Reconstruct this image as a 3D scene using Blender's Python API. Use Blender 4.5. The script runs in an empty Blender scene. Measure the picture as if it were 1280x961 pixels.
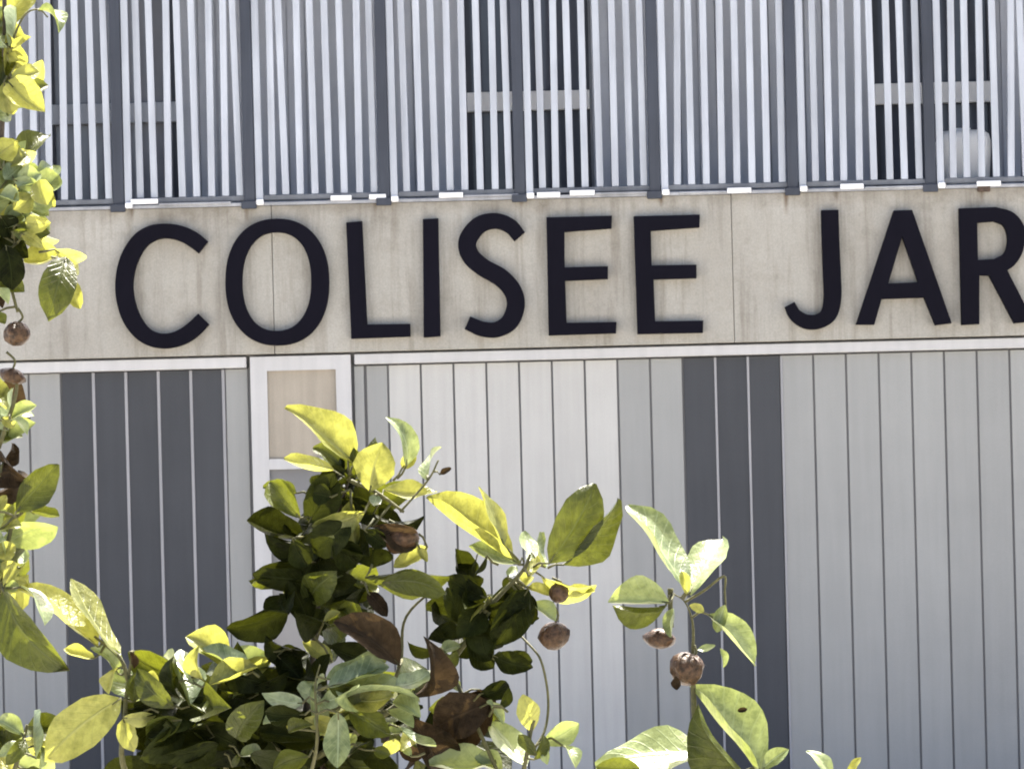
import bpy, bmesh, math, random
from mathutils import Vector, Matrix

random.seed(7)
scene = bpy.context.scene
C = scene.collection

# ------------------------------------------------------------------ camera
ROLL = math.radians(1.42)
DIST = 25.0                 # camera to facade (metres)
S = 0.005                   # metres per photo pixel on the facade plane
CAM_Z = 1.75
V0 = 2.82 - CAM_Z           # the picture is the upper crop of a level shot
CAM_X = -V0 * math.sin(ROLL)
cam_data = bpy.data.cameras.new('camera')
cam = bpy.data.objects.new('camera', cam_data)
C.objects.link(cam)
right = Vector((math.cos(ROLL), 0, -math.sin(ROLL)))
up = Vector((math.sin(ROLL), 0, math.cos(ROLL)))
back = Vector((0, -1, 0))
m = Matrix((right, up, back)).transposed().to_4x4()
m.translation = Vector((CAM_X, -DIST, CAM_Z))
cam.matrix_world = m
cam_data.sensor_width = 36
cam_data.lens = 36 * DIST / (1280 * S)
cam_data.shift_y = V0 / (1280 * S)
cam_data.clip_start = 0.1
cam_data.clip_end = 2000
scene.camera = cam

scene.cycles.filter_width = 1.9

# ------------------------------------------------------------------ light
SUN_EL = math.radians(64)
SUN_AZ = math.radians(14)   # from +Y (behind the building) towards +X
world = bpy.data.worlds.new('World')
scene.world = world
world.use_nodes = True
wn = world.node_tree
bg = wn.nodes['Background']
sky = wn.nodes.new('ShaderNodeTexSky')
sky.sky_type = 'NISHITA'
sky.sun_disc = False
sky.sun_elevation = SUN_EL
sky.sun_rotation = SUN_AZ
sky.air_density = 0.8
sky.dust_density = 6.0
sky.ozone_density = 0.3
wn.links.new(sky.outputs[0], bg.inputs[0])
bg.inputs[1].default_value = 0.10
sl = bpy.data.lights.new('sun', 'SUN')
sl.energy = 5.0
sl.angle = math.radians(0.5)
sl.color = (1.0, 0.95, 0.86)
sun = bpy.data.objects.new('sun', sl)
C.objects.link(sun)
sunvec = Vector((math.sin(SUN_AZ) * math.cos(SUN_EL), math.cos(SUN_AZ) * math.cos(SUN_EL), math.sin(SUN_EL)))
sun.rotation_euler = (-sunvec).to_track_quat('-Z', 'Y').to_euler()
sun.location = (0, 0, 30)
scene.view_settings.view_transform = 'Standard'
scene.view_settings.look = 'None'
scene.view_settings.gamma = 1
scene.view_settings.use_curve_mapping = False
scene.view_settings.exposure = 2.48


def P(px, py, Y=0.0):
    """photo pixel -> world point on the plane at depth Y"""
    k = (Y + DIST) / DIST
    u = (px - 640) * S * k
    v = ((480.5 - py) * S + V0) * k
    return Vector((CAM_X + u * math.cos(ROLL) + v * math.sin(ROLL), Y, CAM_Z - u * math.sin(ROLL) + v * math.cos(ROLL)))


def X(px, py, Y=0.0):
    return P(px, py, Y).x


def Z(px, py, Y=0.0):
    return P(px, py, Y).z


# ------------------------------------------------------------------ materials
def new_mat(name):
    mt = bpy.data.materials.new(name)
    mt.use_nodes = True
    nt = mt.node_tree
    return mt, nt, nt.nodes['Principled BSDF']


def N(nt, kind, **kw):
    n = nt.nodes.new(kind)
    for k, v in kw.items():
        setattr(n, k, v)
    return n


def ramp(nt, src, stops):
    r = N(nt, 'ShaderNodeValToRGB')
    els = r.color_ramp.elements
    while len(els) < len(stops):
        els.new(0.5)
    for e, (p, c) in zip(els, stops):
        e.position = p
        e.color = (*c, 1) if len(c) == 3 else c
    nt.links.new(src, r.inputs[0])
    return r


def noise(nt, scale, detail=5, mapping=None, rough=0.55):
    geo = N(nt, 'ShaderNodeNewGeometry')
    mp = N(nt, 'ShaderNodeMapping')
    if mapping:
        mp.inputs['Scale'].default_value = mapping
    nt.links.new(geo.outputs['Position'], mp.inputs[0])
    n = N(nt, 'ShaderNodeTexNoise')
    n.inputs['Scale'].default_value = scale
    n.inputs['Detail'].default_value = detail
    n.inputs['Roughness'].default_value = rough
    nt.links.new(mp.outputs[0], n.inputs['Vector'])
    return n


def mul(nt, a, b, fac=1.0, mode='MULTIPLY'):
    mx = N(nt, 'ShaderNodeMix', data_type='RGBA', blend_type=mode)
    mx.inputs[0].default_value = fac
    for sock, val in ((mx.inputs[6], a), (mx.inputs[7], b)):
        if isinstance(val, tuple):
            sock.default_value = (*val, 1)
        else:
            nt.links.new(val, sock)
    return mx.outputs[2]


def bump(nt, bsdf, src, strength, dist):
    b = N(nt, 'ShaderNodeBump')
    b.inputs['Strength'].default_value = strength
    b.inputs['Distance'].default_value = dist
    nt.links.new(src, b.inputs['Height'])
    nt.links.new(b.outputs[0], bsdf.inputs['Normal'])


def paint(name, col, rough=0.5, var=0.1, grain=0.06, streak=0.1, metal=0.0, rand=0.06, spec=0.3):
    mt, nt, b = new_mat(name)
    col = tuple(x * 0.735 for x in col)
    n1 = noise(nt, 2.2, 4)
    r1 = ramp(nt, n1.outputs[0], [(0.3, (1 - var,) * 3), (0.7, (1.0,) * 3)])
    n2 = noise(nt, 6, 4, (3.0, 1.0, 0.18))
    r2 = ramp(nt, n2.outputs[0], [(0.35, (1 - streak,) * 3), (0.62, (1.0,) * 3)])
    n3 = noise(nt, 160, 2)
    r3 = ramp(nt, n3.outputs[0], [(0.3, (1 - grain,) * 3), (0.7, (1 + grain * .5,) * 3)])
    oi = N(nt, 'ShaderNodeObjectInfo')
    r4 = ramp(nt, oi.outputs['Random'], [(0, (1 - rand,) * 3), (1, (1 + rand * .3,) * 3)])
    c = mul(nt, col, r1.outputs[0])
    c = mul(nt, c, r2.outputs[0])
    c = mul(nt, c, r3.outputs[0])
    c = mul(nt, c, r4.outputs[0])
    nt.links.new(c, b.inputs['Base Color'])
    b.inputs['Roughness'].default_value = rough
    b.inputs['Metallic'].default_value = metal
    b.inputs['Specular IOR Level'].default_value = spec
    bump(nt, b, n3.outputs[0], 0.12, 0.002)
    return mt


def concrete(name):
    mt, nt, b = new_mat(name)
    n1 = noise(nt, 1.3, 6)
    r1 = ramp(nt, n1.outputs[0], [(0.3, (0.247, 0.234, 0.202)), (0.52, (0.289, 0.278, 0.244)), (0.72, (0.328, 0.317, 0.283))])
    n2 = noise(nt, 7.5, 5, (2.2, 1, 0.16), 0.65)          # rain streaks
    r2 = ramp(nt, n2.outputs[0], [(0.33, (0.62, 0.58, 0.53)), (0.5, (1, 1, 1)), (0.68, (1.08, 1.07, 1.05))])
    n3 = noise(nt, 95, 3)
    r3 = ramp(nt, n3.outputs[0], [(0.3, (0.88,) * 3), (0.7, (1.06,) * 3)])
    n4 = noise(nt, 5.0, 6, (1, 1, 1), 0.7)
    r4 = ramp(nt, n4.outputs[0], [(0.30, (0.80, 0.79, 0.77)), (0.48, (1, 1, 1))])
    # soot along the top and bottom edges of the band (dirt that follows the edge)
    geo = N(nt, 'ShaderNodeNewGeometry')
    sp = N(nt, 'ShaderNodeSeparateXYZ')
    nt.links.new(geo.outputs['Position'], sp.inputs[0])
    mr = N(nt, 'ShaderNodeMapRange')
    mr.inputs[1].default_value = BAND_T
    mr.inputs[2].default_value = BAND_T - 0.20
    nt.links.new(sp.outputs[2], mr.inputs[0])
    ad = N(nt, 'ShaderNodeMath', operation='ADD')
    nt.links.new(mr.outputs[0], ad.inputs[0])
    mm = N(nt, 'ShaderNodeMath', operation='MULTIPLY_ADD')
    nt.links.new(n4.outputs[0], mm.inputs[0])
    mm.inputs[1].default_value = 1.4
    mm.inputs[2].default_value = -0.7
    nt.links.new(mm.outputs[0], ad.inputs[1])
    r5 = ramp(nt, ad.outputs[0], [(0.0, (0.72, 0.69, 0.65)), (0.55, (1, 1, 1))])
    c = mul(nt, r1.outputs[0], r2.outputs[0], 0.6)
    c = mul(nt, c, r3.outputs[0])
    c = mul(nt, c, r4.outputs[0], 0.7)
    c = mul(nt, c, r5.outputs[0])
    # rust drips below the post feet
    total = None
    for px, ln in ((166, 0.10), (309, 0.13), (470, 0.07), (652, 0.06), (826, 0.09), (982, 0.16), (1045, 0.08), (1226, 0.12)):
        d = N(nt, 'ShaderNodeMath', operation='SUBTRACT')
        nt.links.new(sp.outputs[0], d.inputs[0])
        d.inputs[1].default_value = X(px, 265)
        a = N(nt, 'ShaderNodeMath', operation='ABSOLUTE')
        nt.links.new(d.outputs[0], a.inputs[0])
        m1 = N(nt, 'ShaderNodeMapRange')
        m1.inputs[1].default_value = 0.022
        m1.inputs[2].default_value = 0.0
        nt.links.new(a.outputs[0], m1.inputs[0])
        m2 = N(nt, 'ShaderNodeMapRange')
        m2.inputs[1].default_value = BAND_T - ln
        m2.inputs[2].default_value = BAND_T
        nt.links.new(sp.outputs[2], m2.inputs[0])
        mm2 = N(nt, 'ShaderNodeMath', operation='MULTIPLY')
        nt.links.new(m1.outputs[0], mm2.inputs[0])
        nt.links.new(m2.outputs[0], mm2.inputs[1])
        if total is None:
            total = mm2.outputs[0]
        else:
            t2 = N(nt, 'ShaderNodeMath', operation='ADD')
            nt.links.new(total, t2.inputs[0])
            nt.links.new(mm2.outputs[0], t2.inputs[1])
            total = t2.outputs[0]
    t3 = N(nt, 'ShaderNodeMath', operation='MULTIPLY')
    nt.links.new(total, t3.inputs[0])
    nt.links.new(n2.outputs[0], t3.inputs[1])
    r6 = ramp(nt, t3.outputs[0], [(0.02, (1, 1, 1)), (0.4, (0.45, 0.36, 0.29))])
    c = mul(nt, c, r6.outputs[0])
    nt.links.new(c, b.inputs['Base Color'])
    b.inputs['Roughness'].default_value = 0.9
    bump(nt, b, n3.outputs[0], 0.3, 0.004)
    return mt


def leaf_mat(name, col, col2, trans, tfac, rough, spec=0.5, bmp=0.6):
    mt, nt, b = new_mat(name)
    uv = N(nt, 'ShaderNodeUVMap')
    sp = N(nt, 'ShaderNodeSeparateXYZ')
    nt.links.new(uv.outputs[0], sp.inputs[0])

    def mth(op, a, bb, c=None):
        q = N(nt, 'ShaderNodeMath', operation=op)
        for i, val in enumerate((a, bb, c)):
            if val is None:
                continue
            if isinstance(val, (int, float)):
                q.inputs[i].default_value = val
            else:
                nt.links.new(val, q.inputs[i])
        return q.outputs[0]
    au = mth('ABSOLUTE', sp.outputs[0], 0)
    # side veins run forward from the midrib
    ph = mth('SUBTRACT', mth('MULTIPLY', sp.outputs[1], 8.0), mth('MULTIPLY', au, 2.2))
    tri = mth('ABSOLUTE', mth('SUBTRACT', mth('FRACT', ph, 0), 0.5), 0)
    vein = ramp(nt, tri, [(0.0, (1, 1, 1)), (0.10, (0.0,) * 3)])
    mid = ramp(nt, au, [(0.0, (1, 1, 1)), (0.09, (0.0,) * 3)])
    vv = mul(nt, vein.outputs[0], (0.35, 0.35, 0.35))
    vmask = mul(nt, vv, mid.outputs[0], 1.0, 'LIGHTEN')
    oi = N(nt, 'ShaderNodeObjectInfo')
    n = N(nt, 'ShaderNodeTexNoise')
    tc = N(nt, 'ShaderNodeTexCoord')
    nt.links.new(tc.outputs['Object'], n.inputs['Vector'])
    n.inputs['Scale'].default_value = 80
    n.inputs['Detail'].default_value = 4
    n.inputs['Roughness'].default_value = 0.65
    addr = mth('ADD', mth('MULTIPLY', n.outputs[0], 1.7), mth('MULTIPLY_ADD', oi.outputs['Random'], 0.5, -0.52))
    cr = ramp(nt, addr, [(0.2, tuple(x * 0.75 for x in col)), (0.85, tuple(x * 1.15 for x in col2))])
    lighter = tuple(min(1, x * (1.6 if tfac > 0.21 else 1.1) + (0.03 if tfac > 0.26 else 0.004)) for x in col2)
    mx = N(nt, 'ShaderNodeMix', data_type='RGBA')
    nt.links.new(vmask, mx.inputs[0])
    nt.links.new(cr.outputs[0], mx.inputs[6])
    mx.inputs[7].default_value = (*lighter, 1)
    nt.links.new(mx.outputs[2], b.inputs['Base Color'])
    b.inputs['Roughness'].default_value = rough
    b.inputs['Specular IOR Level'].default_value = spec
    hsum = mth('SUBTRACT', mth('MULTIPLY', n.outputs[0], 1.6), vmask)
    bump(nt, b, hsum, bmp, 0.003)
    t = N(nt, 'ShaderNodeBsdfTranslucent')
    tr = ramp(nt, addr, [(0.2, tuple(x * 0.72 for x in trans)), (0.85, tuple(min(1, x * 1.4) for x in trans))])
    tv = N(nt, 'ShaderNodeMix', data_type='RGBA')
    nt.links.new(vmask, tv.inputs[0])
    nt.links.new(tr.outputs[0], tv.inputs[6])
    tv.inputs[7].default_value = (*[x * 0.55 for x in trans], 1)
    nt.links.new(tv.outputs[2], t.inputs[0])
    ms = N(nt, 'ShaderNodeMixShader')
    ms.inputs[0].default_value = tfac
    nt.links.new(b.outputs[0], ms.inputs[1])
    nt.links.new(t.outputs[0], ms.inputs[2])
    nt.links.new(ms.outputs[0], nt.nodes['Material Output'].inputs[0])
    return mt


def bark(name, a, bcol, scale=60):
    mt, nt, b = new_mat(name)
    n = noise(nt, scale, 6)
    r = ramp(nt, n.outputs[0], [(0.3, a), (0.7, bcol)])
    nt.links.new(r.outputs[0], b.inputs['Base Color'])
    b.inputs['Roughness'].default_value = 0.75
    bump(nt, b, n.outputs[0], 0.7, 0.004)
    return mt


BAND_B = Z(640, 435.5)
BAND_T = Z(640, 251.0)

M = {}
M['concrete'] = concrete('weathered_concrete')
M['letter'] = paint('navy_black_enamel', (0.0065, 0.006, 0.0115), 0.75, 0.15, 0.1, 0.1, spec=0.06)
M['white'] = paint('white_paint', (0.60, 0.595, 0.585), 0.6, 0.06, 0.03, 0.08)
M['warm_plank'] = paint('pale_grey_paint', (0.54, 0.535, 0.505), 0.7, 0.08, 0.05, 0.07)
M['cool_plank'] = paint('mid_grey_paint', (0.355, 0.36, 0.345), 0.7, 0.07, 0.05, 0.05)
M['dark_plank'] = paint('slate_paint', (0.079, 0.083, 0.090), 0.8, 0.08, 0.08, 0.06, spec=0.12)
M['strip'] = paint('aluminium_cover_strip', (0.36, 0.36, 0.37), 0.5, 0.1, 0.05, 0.1)
M['gap'] = paint('dark_backing', (0.17, 0.17, 0.17), 0.8)
M['baluster'] = paint('light_blue_grey_metal', (0.55, 0.59, 0.655), 0.55, 0.15, 0.04, 0.2, 0, 0.12)
M['post'] = paint('slate_blue_metal', (0.055, 0.064, 0.085), 0.45, 0.2, 0.06, 0.2)
M['rail'] = paint('grey_metal', (0.20, 0.215, 0.24), 0.45, 0.25, 0.08, 0.2)
M['flash'] = paint('pale_zinc', (0.45, 0.46, 0.48), 0.5, 0.35, 0.08, 0.2)
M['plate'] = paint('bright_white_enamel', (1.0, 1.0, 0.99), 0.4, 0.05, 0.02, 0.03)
M['rust'] = bark('rust', (0.03, 0.018, 0.011), (0.075, 0.045, 0.028))
M['siding'] = paint('balcony_siding_paint', (0.68, 0.72, 0.80), 0.7, 0.12, 0.06, 0.12, 0, 0.12)
M['render'] = paint('grey_render', (0.40, 0.40, 0.40), 0.85, 0.15, 0.08, 0.15)
M['ceil'] = paint('loggia_soffit', (0.55, 0.55, 0.54), 0.8)
M['blind'] = paint('beige_blind', (0.48, 0.425, 0.34), 0.35, 0.2, 0.08, 0.15)
M['tub'] = paint('white_plastic', (1.05, 1.08, 1.1), 0.35, 0.08, 0.03, 0.05)


def glass_mat(name, col):
    mt, nt, b = new_mat(name)
    n = noise(nt, 1.8, 3)
    r = ramp(nt, n.outputs[0], [(0.3, tuple(x * 0.7 for x in col)), (0.7, col)])
    nt.links.new(r.outputs[0], b.inputs['Base Color'])
    b.inputs['Roughness'].default_value = 0.06
    return mt


M['glass'] = glass_mat('dark_glass', (0.075, 0.082, 0.105))
M['glass2'] = glass_mat('curtained_glass', (0.22, 0.23, 0.26))
M['glass3'] = glass_mat('grey_glass', (0.20, 0.20, 0.20))

LEAF = {
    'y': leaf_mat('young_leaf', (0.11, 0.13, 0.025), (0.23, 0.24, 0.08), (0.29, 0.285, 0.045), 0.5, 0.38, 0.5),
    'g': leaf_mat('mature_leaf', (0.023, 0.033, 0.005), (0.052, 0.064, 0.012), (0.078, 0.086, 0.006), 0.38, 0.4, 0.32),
    'd': leaf_mat('thick_shaded_leaf', (0.005, 0.007, 0.0018), (0.0155, 0.020, 0.0045), (0.022, 0.025, 0.002), 0.25, 0.5, 0.06),  # thick leaf; the inner shade of the crown is put into its colour
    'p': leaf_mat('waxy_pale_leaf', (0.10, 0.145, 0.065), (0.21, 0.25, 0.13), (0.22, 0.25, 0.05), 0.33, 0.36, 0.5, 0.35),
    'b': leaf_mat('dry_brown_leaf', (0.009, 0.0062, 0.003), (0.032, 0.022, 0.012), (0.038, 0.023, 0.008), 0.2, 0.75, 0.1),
}
M['stem'] = bark('green_stem', (0.035, 0.036, 0.009), (0.085, 0.08, 0.022), 140)
M['bark'] = bark('shrub_bark', (0.02, 0.015, 0.009), (0.06, 0.045, 0.03), 70)
M['pod'] = bark('dry_capsule', (0.014, 0.007, 0.003), (0.085, 0.048, 0.024), 190)
M['pod'].node_tree.nodes['Principled BSDF'].inputs['Specular IOR Level'].default_value = 0.2
M['pod'].node_tree.nodes['Principled BSDF'].inputs['Roughness'].default_value = 0.42


# ------------------------------------------------------------------ helpers
def link(name, me, parent=None):
    o = bpy.data.objects.new(name, me)
    C.objects.link(o)
    if parent is not None:
        o.parent = parent
    return o


def add_box(bm, x0, x1, y0, y1, z0, z1, dx=0.0):
    """box; dx leans its top sideways"""
    vs = [bm.verts.new(p) for p in ((x0, y0, z0), (x1, y0, z0), (x1, y1, z0), (x0, y1, z0),
                                    (x0 + dx, y0, z1), (x1 + dx, y0, z1), (x1 + dx, y1, z1), (x0 + dx, y1, z1))]
    for f in ((0, 3, 2, 1), (4, 5, 6, 7), (0, 1, 5, 4), (1, 2, 6, 5), (2, 3, 7, 6), (3, 0, 4, 7)):
        bm.faces.new([vs[i] for i in f])
    return vs


def finish(name, bm, mat, parent=None, bev=0.0, smooth=False):
    if bev:
        bmesh.ops.bevel(bm, geom=list(bm.edges), offset=bev, segments=1, affect='EDGES', profile=0.5)
    bm.normal_update()
    me = bpy.data.meshes.new(name)
    bm.to_mesh(me)
    bm.free()
    me.materials.append(mat)
    if smooth:
        for p in me.polygons:
            p.use_smooth = True
    return link(name, me, parent)


def box(name, x0, x1, y0, y1, z0, z1, mat, parent=None, bev=0.0, dx=0.0):
    bm = bmesh.new()
    add_box(bm, x0, x1, y0, y1, z0, z1, dx)
    return finish(name, bm, mat, parent, bev)


def thing(name, label, cat, loc=(0, 0, 0), group=None):
    o = bpy.data.objects.new(name, None)
    C.objects.link(o)
    o['label'] = label
    o['category'] = cat
    o.empty_display_size = 0.2
    if group:
        o['group'] = group
    return o


# ------------------------------------------------------------------ ground
bm = bmesh.new()
bmesh.ops.create_grid(bm, x_segments=8, y_segments=8, size=300)
mt, nt, b = new_mat('pale_paving')
n1 = noise(nt, 0.6, 6)
r1 = ramp(nt, n1.outputs[0], [(0.3, (0.29, 0.275, 0.255)), (0.7, (0.375, 0.36, 0.335))])
n2 = noise(nt, 60, 3)
r2 = ramp(nt, n2.outputs[0], [(0.3, (0.8,) * 3), (0.7, (1.05,) * 3)])
nt.links.new(mul(nt, r1.outputs[0], r2.outputs[0]), b.inputs['Base Color'])
b.inputs['Roughness'].default_value = 0.9
g = finish('ground', bm, mt)
g['kind'] = 'structure'

mt, nt, b = new_mat('pale_bounce_concrete')
n1 = noise(nt, 1.2, 6)
r1 = ramp(nt, n1.outputs[0], [(0.3, (0.46, 0.44, 0.41)), (0.7, (0.58, 0.56, 0.53))])
nt.links.new(r1.outputs[0], b.inputs['Base Color'])
b.inputs['Roughness'].default_value = 0.9
bm = bmesh.new()
add_box(bm, -40, 40, -5.5, 0.055, 0.004, 0.035)  # unseen pale strip, added to bounce light onto the lower wall
pv = finish('bounce_pavement', bm, mt, None, 0.01)
pv['kind'] = 'structure'

# ------------------------------------------------------------------ building
bld = thing('building', 'grey two storey building with vertical panel cladding, concrete sign band and slatted balcony', 'building')
XL, XR = -9.0, 9.0
FLOOR = BAND_T + 0.012
CEIL = FLOOR + 2.62
ROOF = CEIL + 0.45
LOG = 1.25                                  # loggia wall depth

# shell: ground floor wall core, upper floor core, roof slab, end walls
bm = bmesh.new()
add_box(bm, XL, XR, 0.06, 9.0, 0.0, BAND_T - 0.02)
add_box(bm, XL, XR, LOG + 0.05, 9.0, BAND_T - 0.018, CEIL)
finish('wall_core', bm, M['render'], bld)
box('balcony_slab', XL + 0.2, XR - 0.2, 0.062, LOG + 0.048, BAND_T - 0.016, FLOOR, M['concrete'], bld)
for xa, xb in ((XL, XL + 0.2), (XR - 0.2, XR)):
    box('end_wall', xa, xb, 0.064, LOG + 0.048, BAND_T - 0.016, CEIL, M['render'], bld)
box('roof', XL - 0.1, XR + 0.1, -0.06, 9.1, CEIL + 0.002, ROOF, M['concrete'], bld, 0.02)
box('soffit', XL + 0.2, XR - 0.2, 0.07, LOG + 0.04, CEIL - 0.012, CEIL - 0.002, M['ceil'], bld)

# concrete sign band, split at its vertical joints
edges = [XL, X(-231, 350), X(342, 350), X(915.5, 350), X(1488, 350), XR]
for a, c in zip(edges[:-1], edges[1:]):
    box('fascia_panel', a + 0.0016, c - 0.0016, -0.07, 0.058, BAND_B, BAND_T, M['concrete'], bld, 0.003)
# zinc flashing lip over the band
bm = bmesh.new()
add_box(bm, XL, XR, -0.078, 0.056, BAND_T + 0.001, BAND_T + 0.022)
finish('flashing', bm, M['flash'], bld, 0.002)

# white trim under the band
GAPZ = 0.013
TR_T = BAND_B - GAPZ
TR_B = TR_T - 0.068
dl, dr = X(313.5, 470), X(439, 470)         # door frame sides
box('trim_strip', XL, X(308.5, 455), -0.045, 0.058, TR_B, TR_T, M['white'], bld, 0.004)
box('trim_strip', X(443, 445), XR, -0.045, 0.058, TR_B + 0.004, TR_T, M['white'], bld, 0.004)

# cladding ------------------------------------------------------------------
clad = box('cladding', XL, XR, 0.010, 0.059, 0.03, TR_B - 0.003, M['gap'], bld)
YREF = 470
segs = []                                    # (px0, px1, material)


def run(p0, p1, n, mat):
    for i in range(n):
        segs.append((p0 + (p1 - p0) * i / n, p0 + (p1 - p0) * (i + 1) / n, mat))


for i in range(24, 0, -1):
    segs.append((35.5 - 40.8 * i, 35.5 - 40.8 * (i - 1), 'cool_plank'))
run(35.5, 76, 1, 'cool_plank')
run(76, 279, 5, 'dark_plank')
run(280.5, 310.5, 1, 'cool_plank')
run(457, 485, 1, 'cool_plank')
run(485, 772, 7, 'warm_plank')
run(772, 853.5, 2, 'cool_plank')
run(853.5, 976, 3, 'dark_plank')
run(976, 976 + 40.9 * 30, 30, 'cool_plank')
gz = 0.0
for i, (a, c, mk) in enumerate(segs):
    xa, xb = X(a, YREF), X(c, YREF)
    if xb < XL or xa > XR - 0.2:
        continue
    prev_same = i > 0 and segs[i - 1][2] == mk and abs(segs[i - 1][1] - a) < 1
    g2 = 0.006
    y0 = random.uniform(-0.0015, 0.0015)
    box('plank', xa + g2, xb - g2, y0, 0.009, 0.05, TR_B - 0.005, M[mk], clad, 0.003)
for px in (35.5 + 40.5 + 40.6, 76 + 81.2, 76 + 121.8, 76 + 162.4, 278.8, 853.5 + 40.83, 853.5 + 81.66, 977.0):
    x = X(px, YREF)
    wd = 0.0095 if px < 300 else 0.0078
    box('cover_strip', x - wd, x + wd, -0.007, 0.0085, 0.051, TR_B - 0.006, M['strip'], clad, 0.002)

# door ----------------------------------------------------------------------
dtop = BAND_B - 0.016
ix0, ix1 = X(334.5, 480), X(420.5, 480)
pt = Z(378, 463)
b1 = Z(378, 573)
b0 = Z(378, 586)
bm = bmesh.new()
add_box(bm, dl, ix0, -0.052, 0.0095, 0.04, dtop)
add_box(bm, ix1, dr, -0.052, 0.0095, 0.04, dtop)
add_box(bm, ix0, ix1, -0.052, 0.0095, pt, dtop)
add_box(bm, ix0, ix1, -0.050, 0.0095, b0, b1)
add_box(bm, ix0, ix1, -0.052, 0.0095, 0.04, 0.28)
door = finish('door', bm, M['white'], bld)
box('pane', ix0 - 0.01, ix1 + 0.01, -0.024, -0.012, b1 - 0.01, pt + 0.01, M['blind'], door)
box('pane', ix0 - 0.01, ix1 + 0.01, -0.024, -0.012, 0.27, b0 + 0.01, M['glass3'], door)
box('handle', ix1 + 0.03, ix1 + 0.055, -0.10, -0.053, 1.0, 1.14, M['rail'], door, 0.006)
# jamb post on the right of the door
box('jamb', X(443, 480), X(455, 480), -0.012, 0.0092, 0.045, TR_B - 0.004, M['cool_plank'], bld, 0.003)

# upper wall behind the railing ----------------------------------------------
bw = box('balcony_wall', XL + 0.2, XR - 0.2, LOG + 0.02, LOG + 0.049, FLOOR + 0.001, CEIL - 0.013, M['siding'], bld)
wins = [(62, 222, 131, 156, 'glass2'), (583, 737, 116, 140, 'glass'), (1092, 1241, 105, 131, 'glass'), (1602, 1755, 92, 118, 'glass'), (-450, -295, 145, 170, 'glass')]
spans = []
for a, c, t, bt, gm in wins:
    xa, xb = X(a, 120, LOG), X(c, 120, LOG)
    spans.append((xa, xb))
    zt, zb = Z((a + c) / 2, t, LOG), Z((a + c) / 2, bt, LOG)
    bm = bmesh.new()
    add_box(bm, xa, xa + 0.035, LOG - 0.045, LOG + 0.018, FLOOR + 0.03, CEIL - 0.16)
    add_box(bm, xb - 0.035, xb, LOG - 0.045, LOG + 0.018, FLOOR + 0.03, CEIL - 0.16)
    add_box(bm, xa + 0.035, xb - 0.035, LOG - 0.045, LOG + 0.018, CEIL - 0.22, CEIL - 0.16)
    add_box(bm, xa + 0.035, xb - 0.035, LOG - 0.045, LOG + 0.018, FLOOR + 0.03, FLOOR + 0.07)
    w = finish('window', bm, M['post'], bld)
    box('pane', xa + 0.03, xb - 0.03, LOG - 0.012, LOG - 0.004, FLOOR + 0.06, CEIL - 0.21, M[gm], w)
    box('crossbar', xa + 0.002, xb - 0.002, LOG - 0.085, LOG - 0.0455, zb, zt, M['baluster'] if gm == 'glass2' else M['plate'], w, 0.004)
x = XL + 0.21
while x < XR - 0.3:
    w = 0.117
    xa, xb = x + 0.003, x + w - 0.003
    for (sa, sb) in spans:                       # cut boards around the windows
        if xa < sb and xb > sa:
            if xa < sa:
                xb = min(xb, sa - 0.003)
            elif xb > sb:
                xa = max(xa, sb + 0.003)
            else:
                xa = xb
    if xb - xa > 0.012:
        box('siding_board', xa, xb, LOG - random.uniform(0.0, 0.004), LOG + 0.0185, FLOOR + 0.012, CEIL - 0.03, M['siding'], bw)
    x += w

# slatted balcony screen -------------------------------------------------------
RB = BAND_T + 0.036
RT = RB + 0.032
bm = bmesh.new()
add_box(bm, XL + 0.21, XR - 0.21, -0.052, -0.010, RB, RT)
add_box(bm, XL + 0.21, XR - 0.21, -0.052, -0.010, CEIL - 0.06, CEIL - 0.02)
rail = finish('balcony_railing', bm, M['rail'], bld, 0.003)
posts = [149.5, 313, 481, 650, 818.5, 990.5, 1162.5]
posts = [149.5 - 168 * k for k in (5, 4, 3, 2, 1)] + posts + [1162.5 + 170 * k for k in range(1, 5)]
ry = 240
for i, p in enumerate(posts):
    xc = X(p, ry)
    if xc < XL + 0.3 or xc > XR - 0.3:
        continue
    lean = random.uniform(-0.006, 0.008)
    box('post', xc - 0.034, xc + 0.034, -0.074, 0.0, BAND_T + 0.024, CEIL - 0.001, M['post'], rail, 0.004, lean)
    xl = X(p + 12.2, ry)
    box('post_bar', xl - 0.022, xl + 0.022, -0.0745, -0.056, BAND_T + 0.026, CEIL - 0.062, M['baluster'], rail, 0.004, lean)
    # post shoe: dark base block and pale bolt cap
    box('shoe', xc - 0.052, xc + 0.042, -0.095, -0.0785, BAND_T - 0.018, BAND_T + 0.030, M['post'], rail, 0.004)
    box('bolt_cap', xl - 0.020, xl + 0.026, -0.100, -0.0785, BAND_T + 0.004, BAND_T + 0.040, M['plate'], rail, 0.006)
    nxt = posts[i + 1] if i + 1 < len(posts) else p + 170
    step = (nxt - p) / 169.0
    for j, off in enumerate((28, 45.5, 63.5, 82, 100.5, 119, 138, 156)):
        xb = X(p + off * step, ry) + random.uniform(-0.003, 0.003)
        dxt = random.uniform(-0.012, 0.012)
        if random.random() < 0.08:
            dxt = random.choice((-1, 1)) * random.uniform(0.015, 0.03)
        dxt = dxt * (CEIL - 0.06 - RT) / 1.25
        box('baluster', xb - 0.0215, xb + 0.0215, -0.044, -0.018, RT + 0.001, CEIL - 0.061, M['baluster'], rail, 0.003, dxt)
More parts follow.
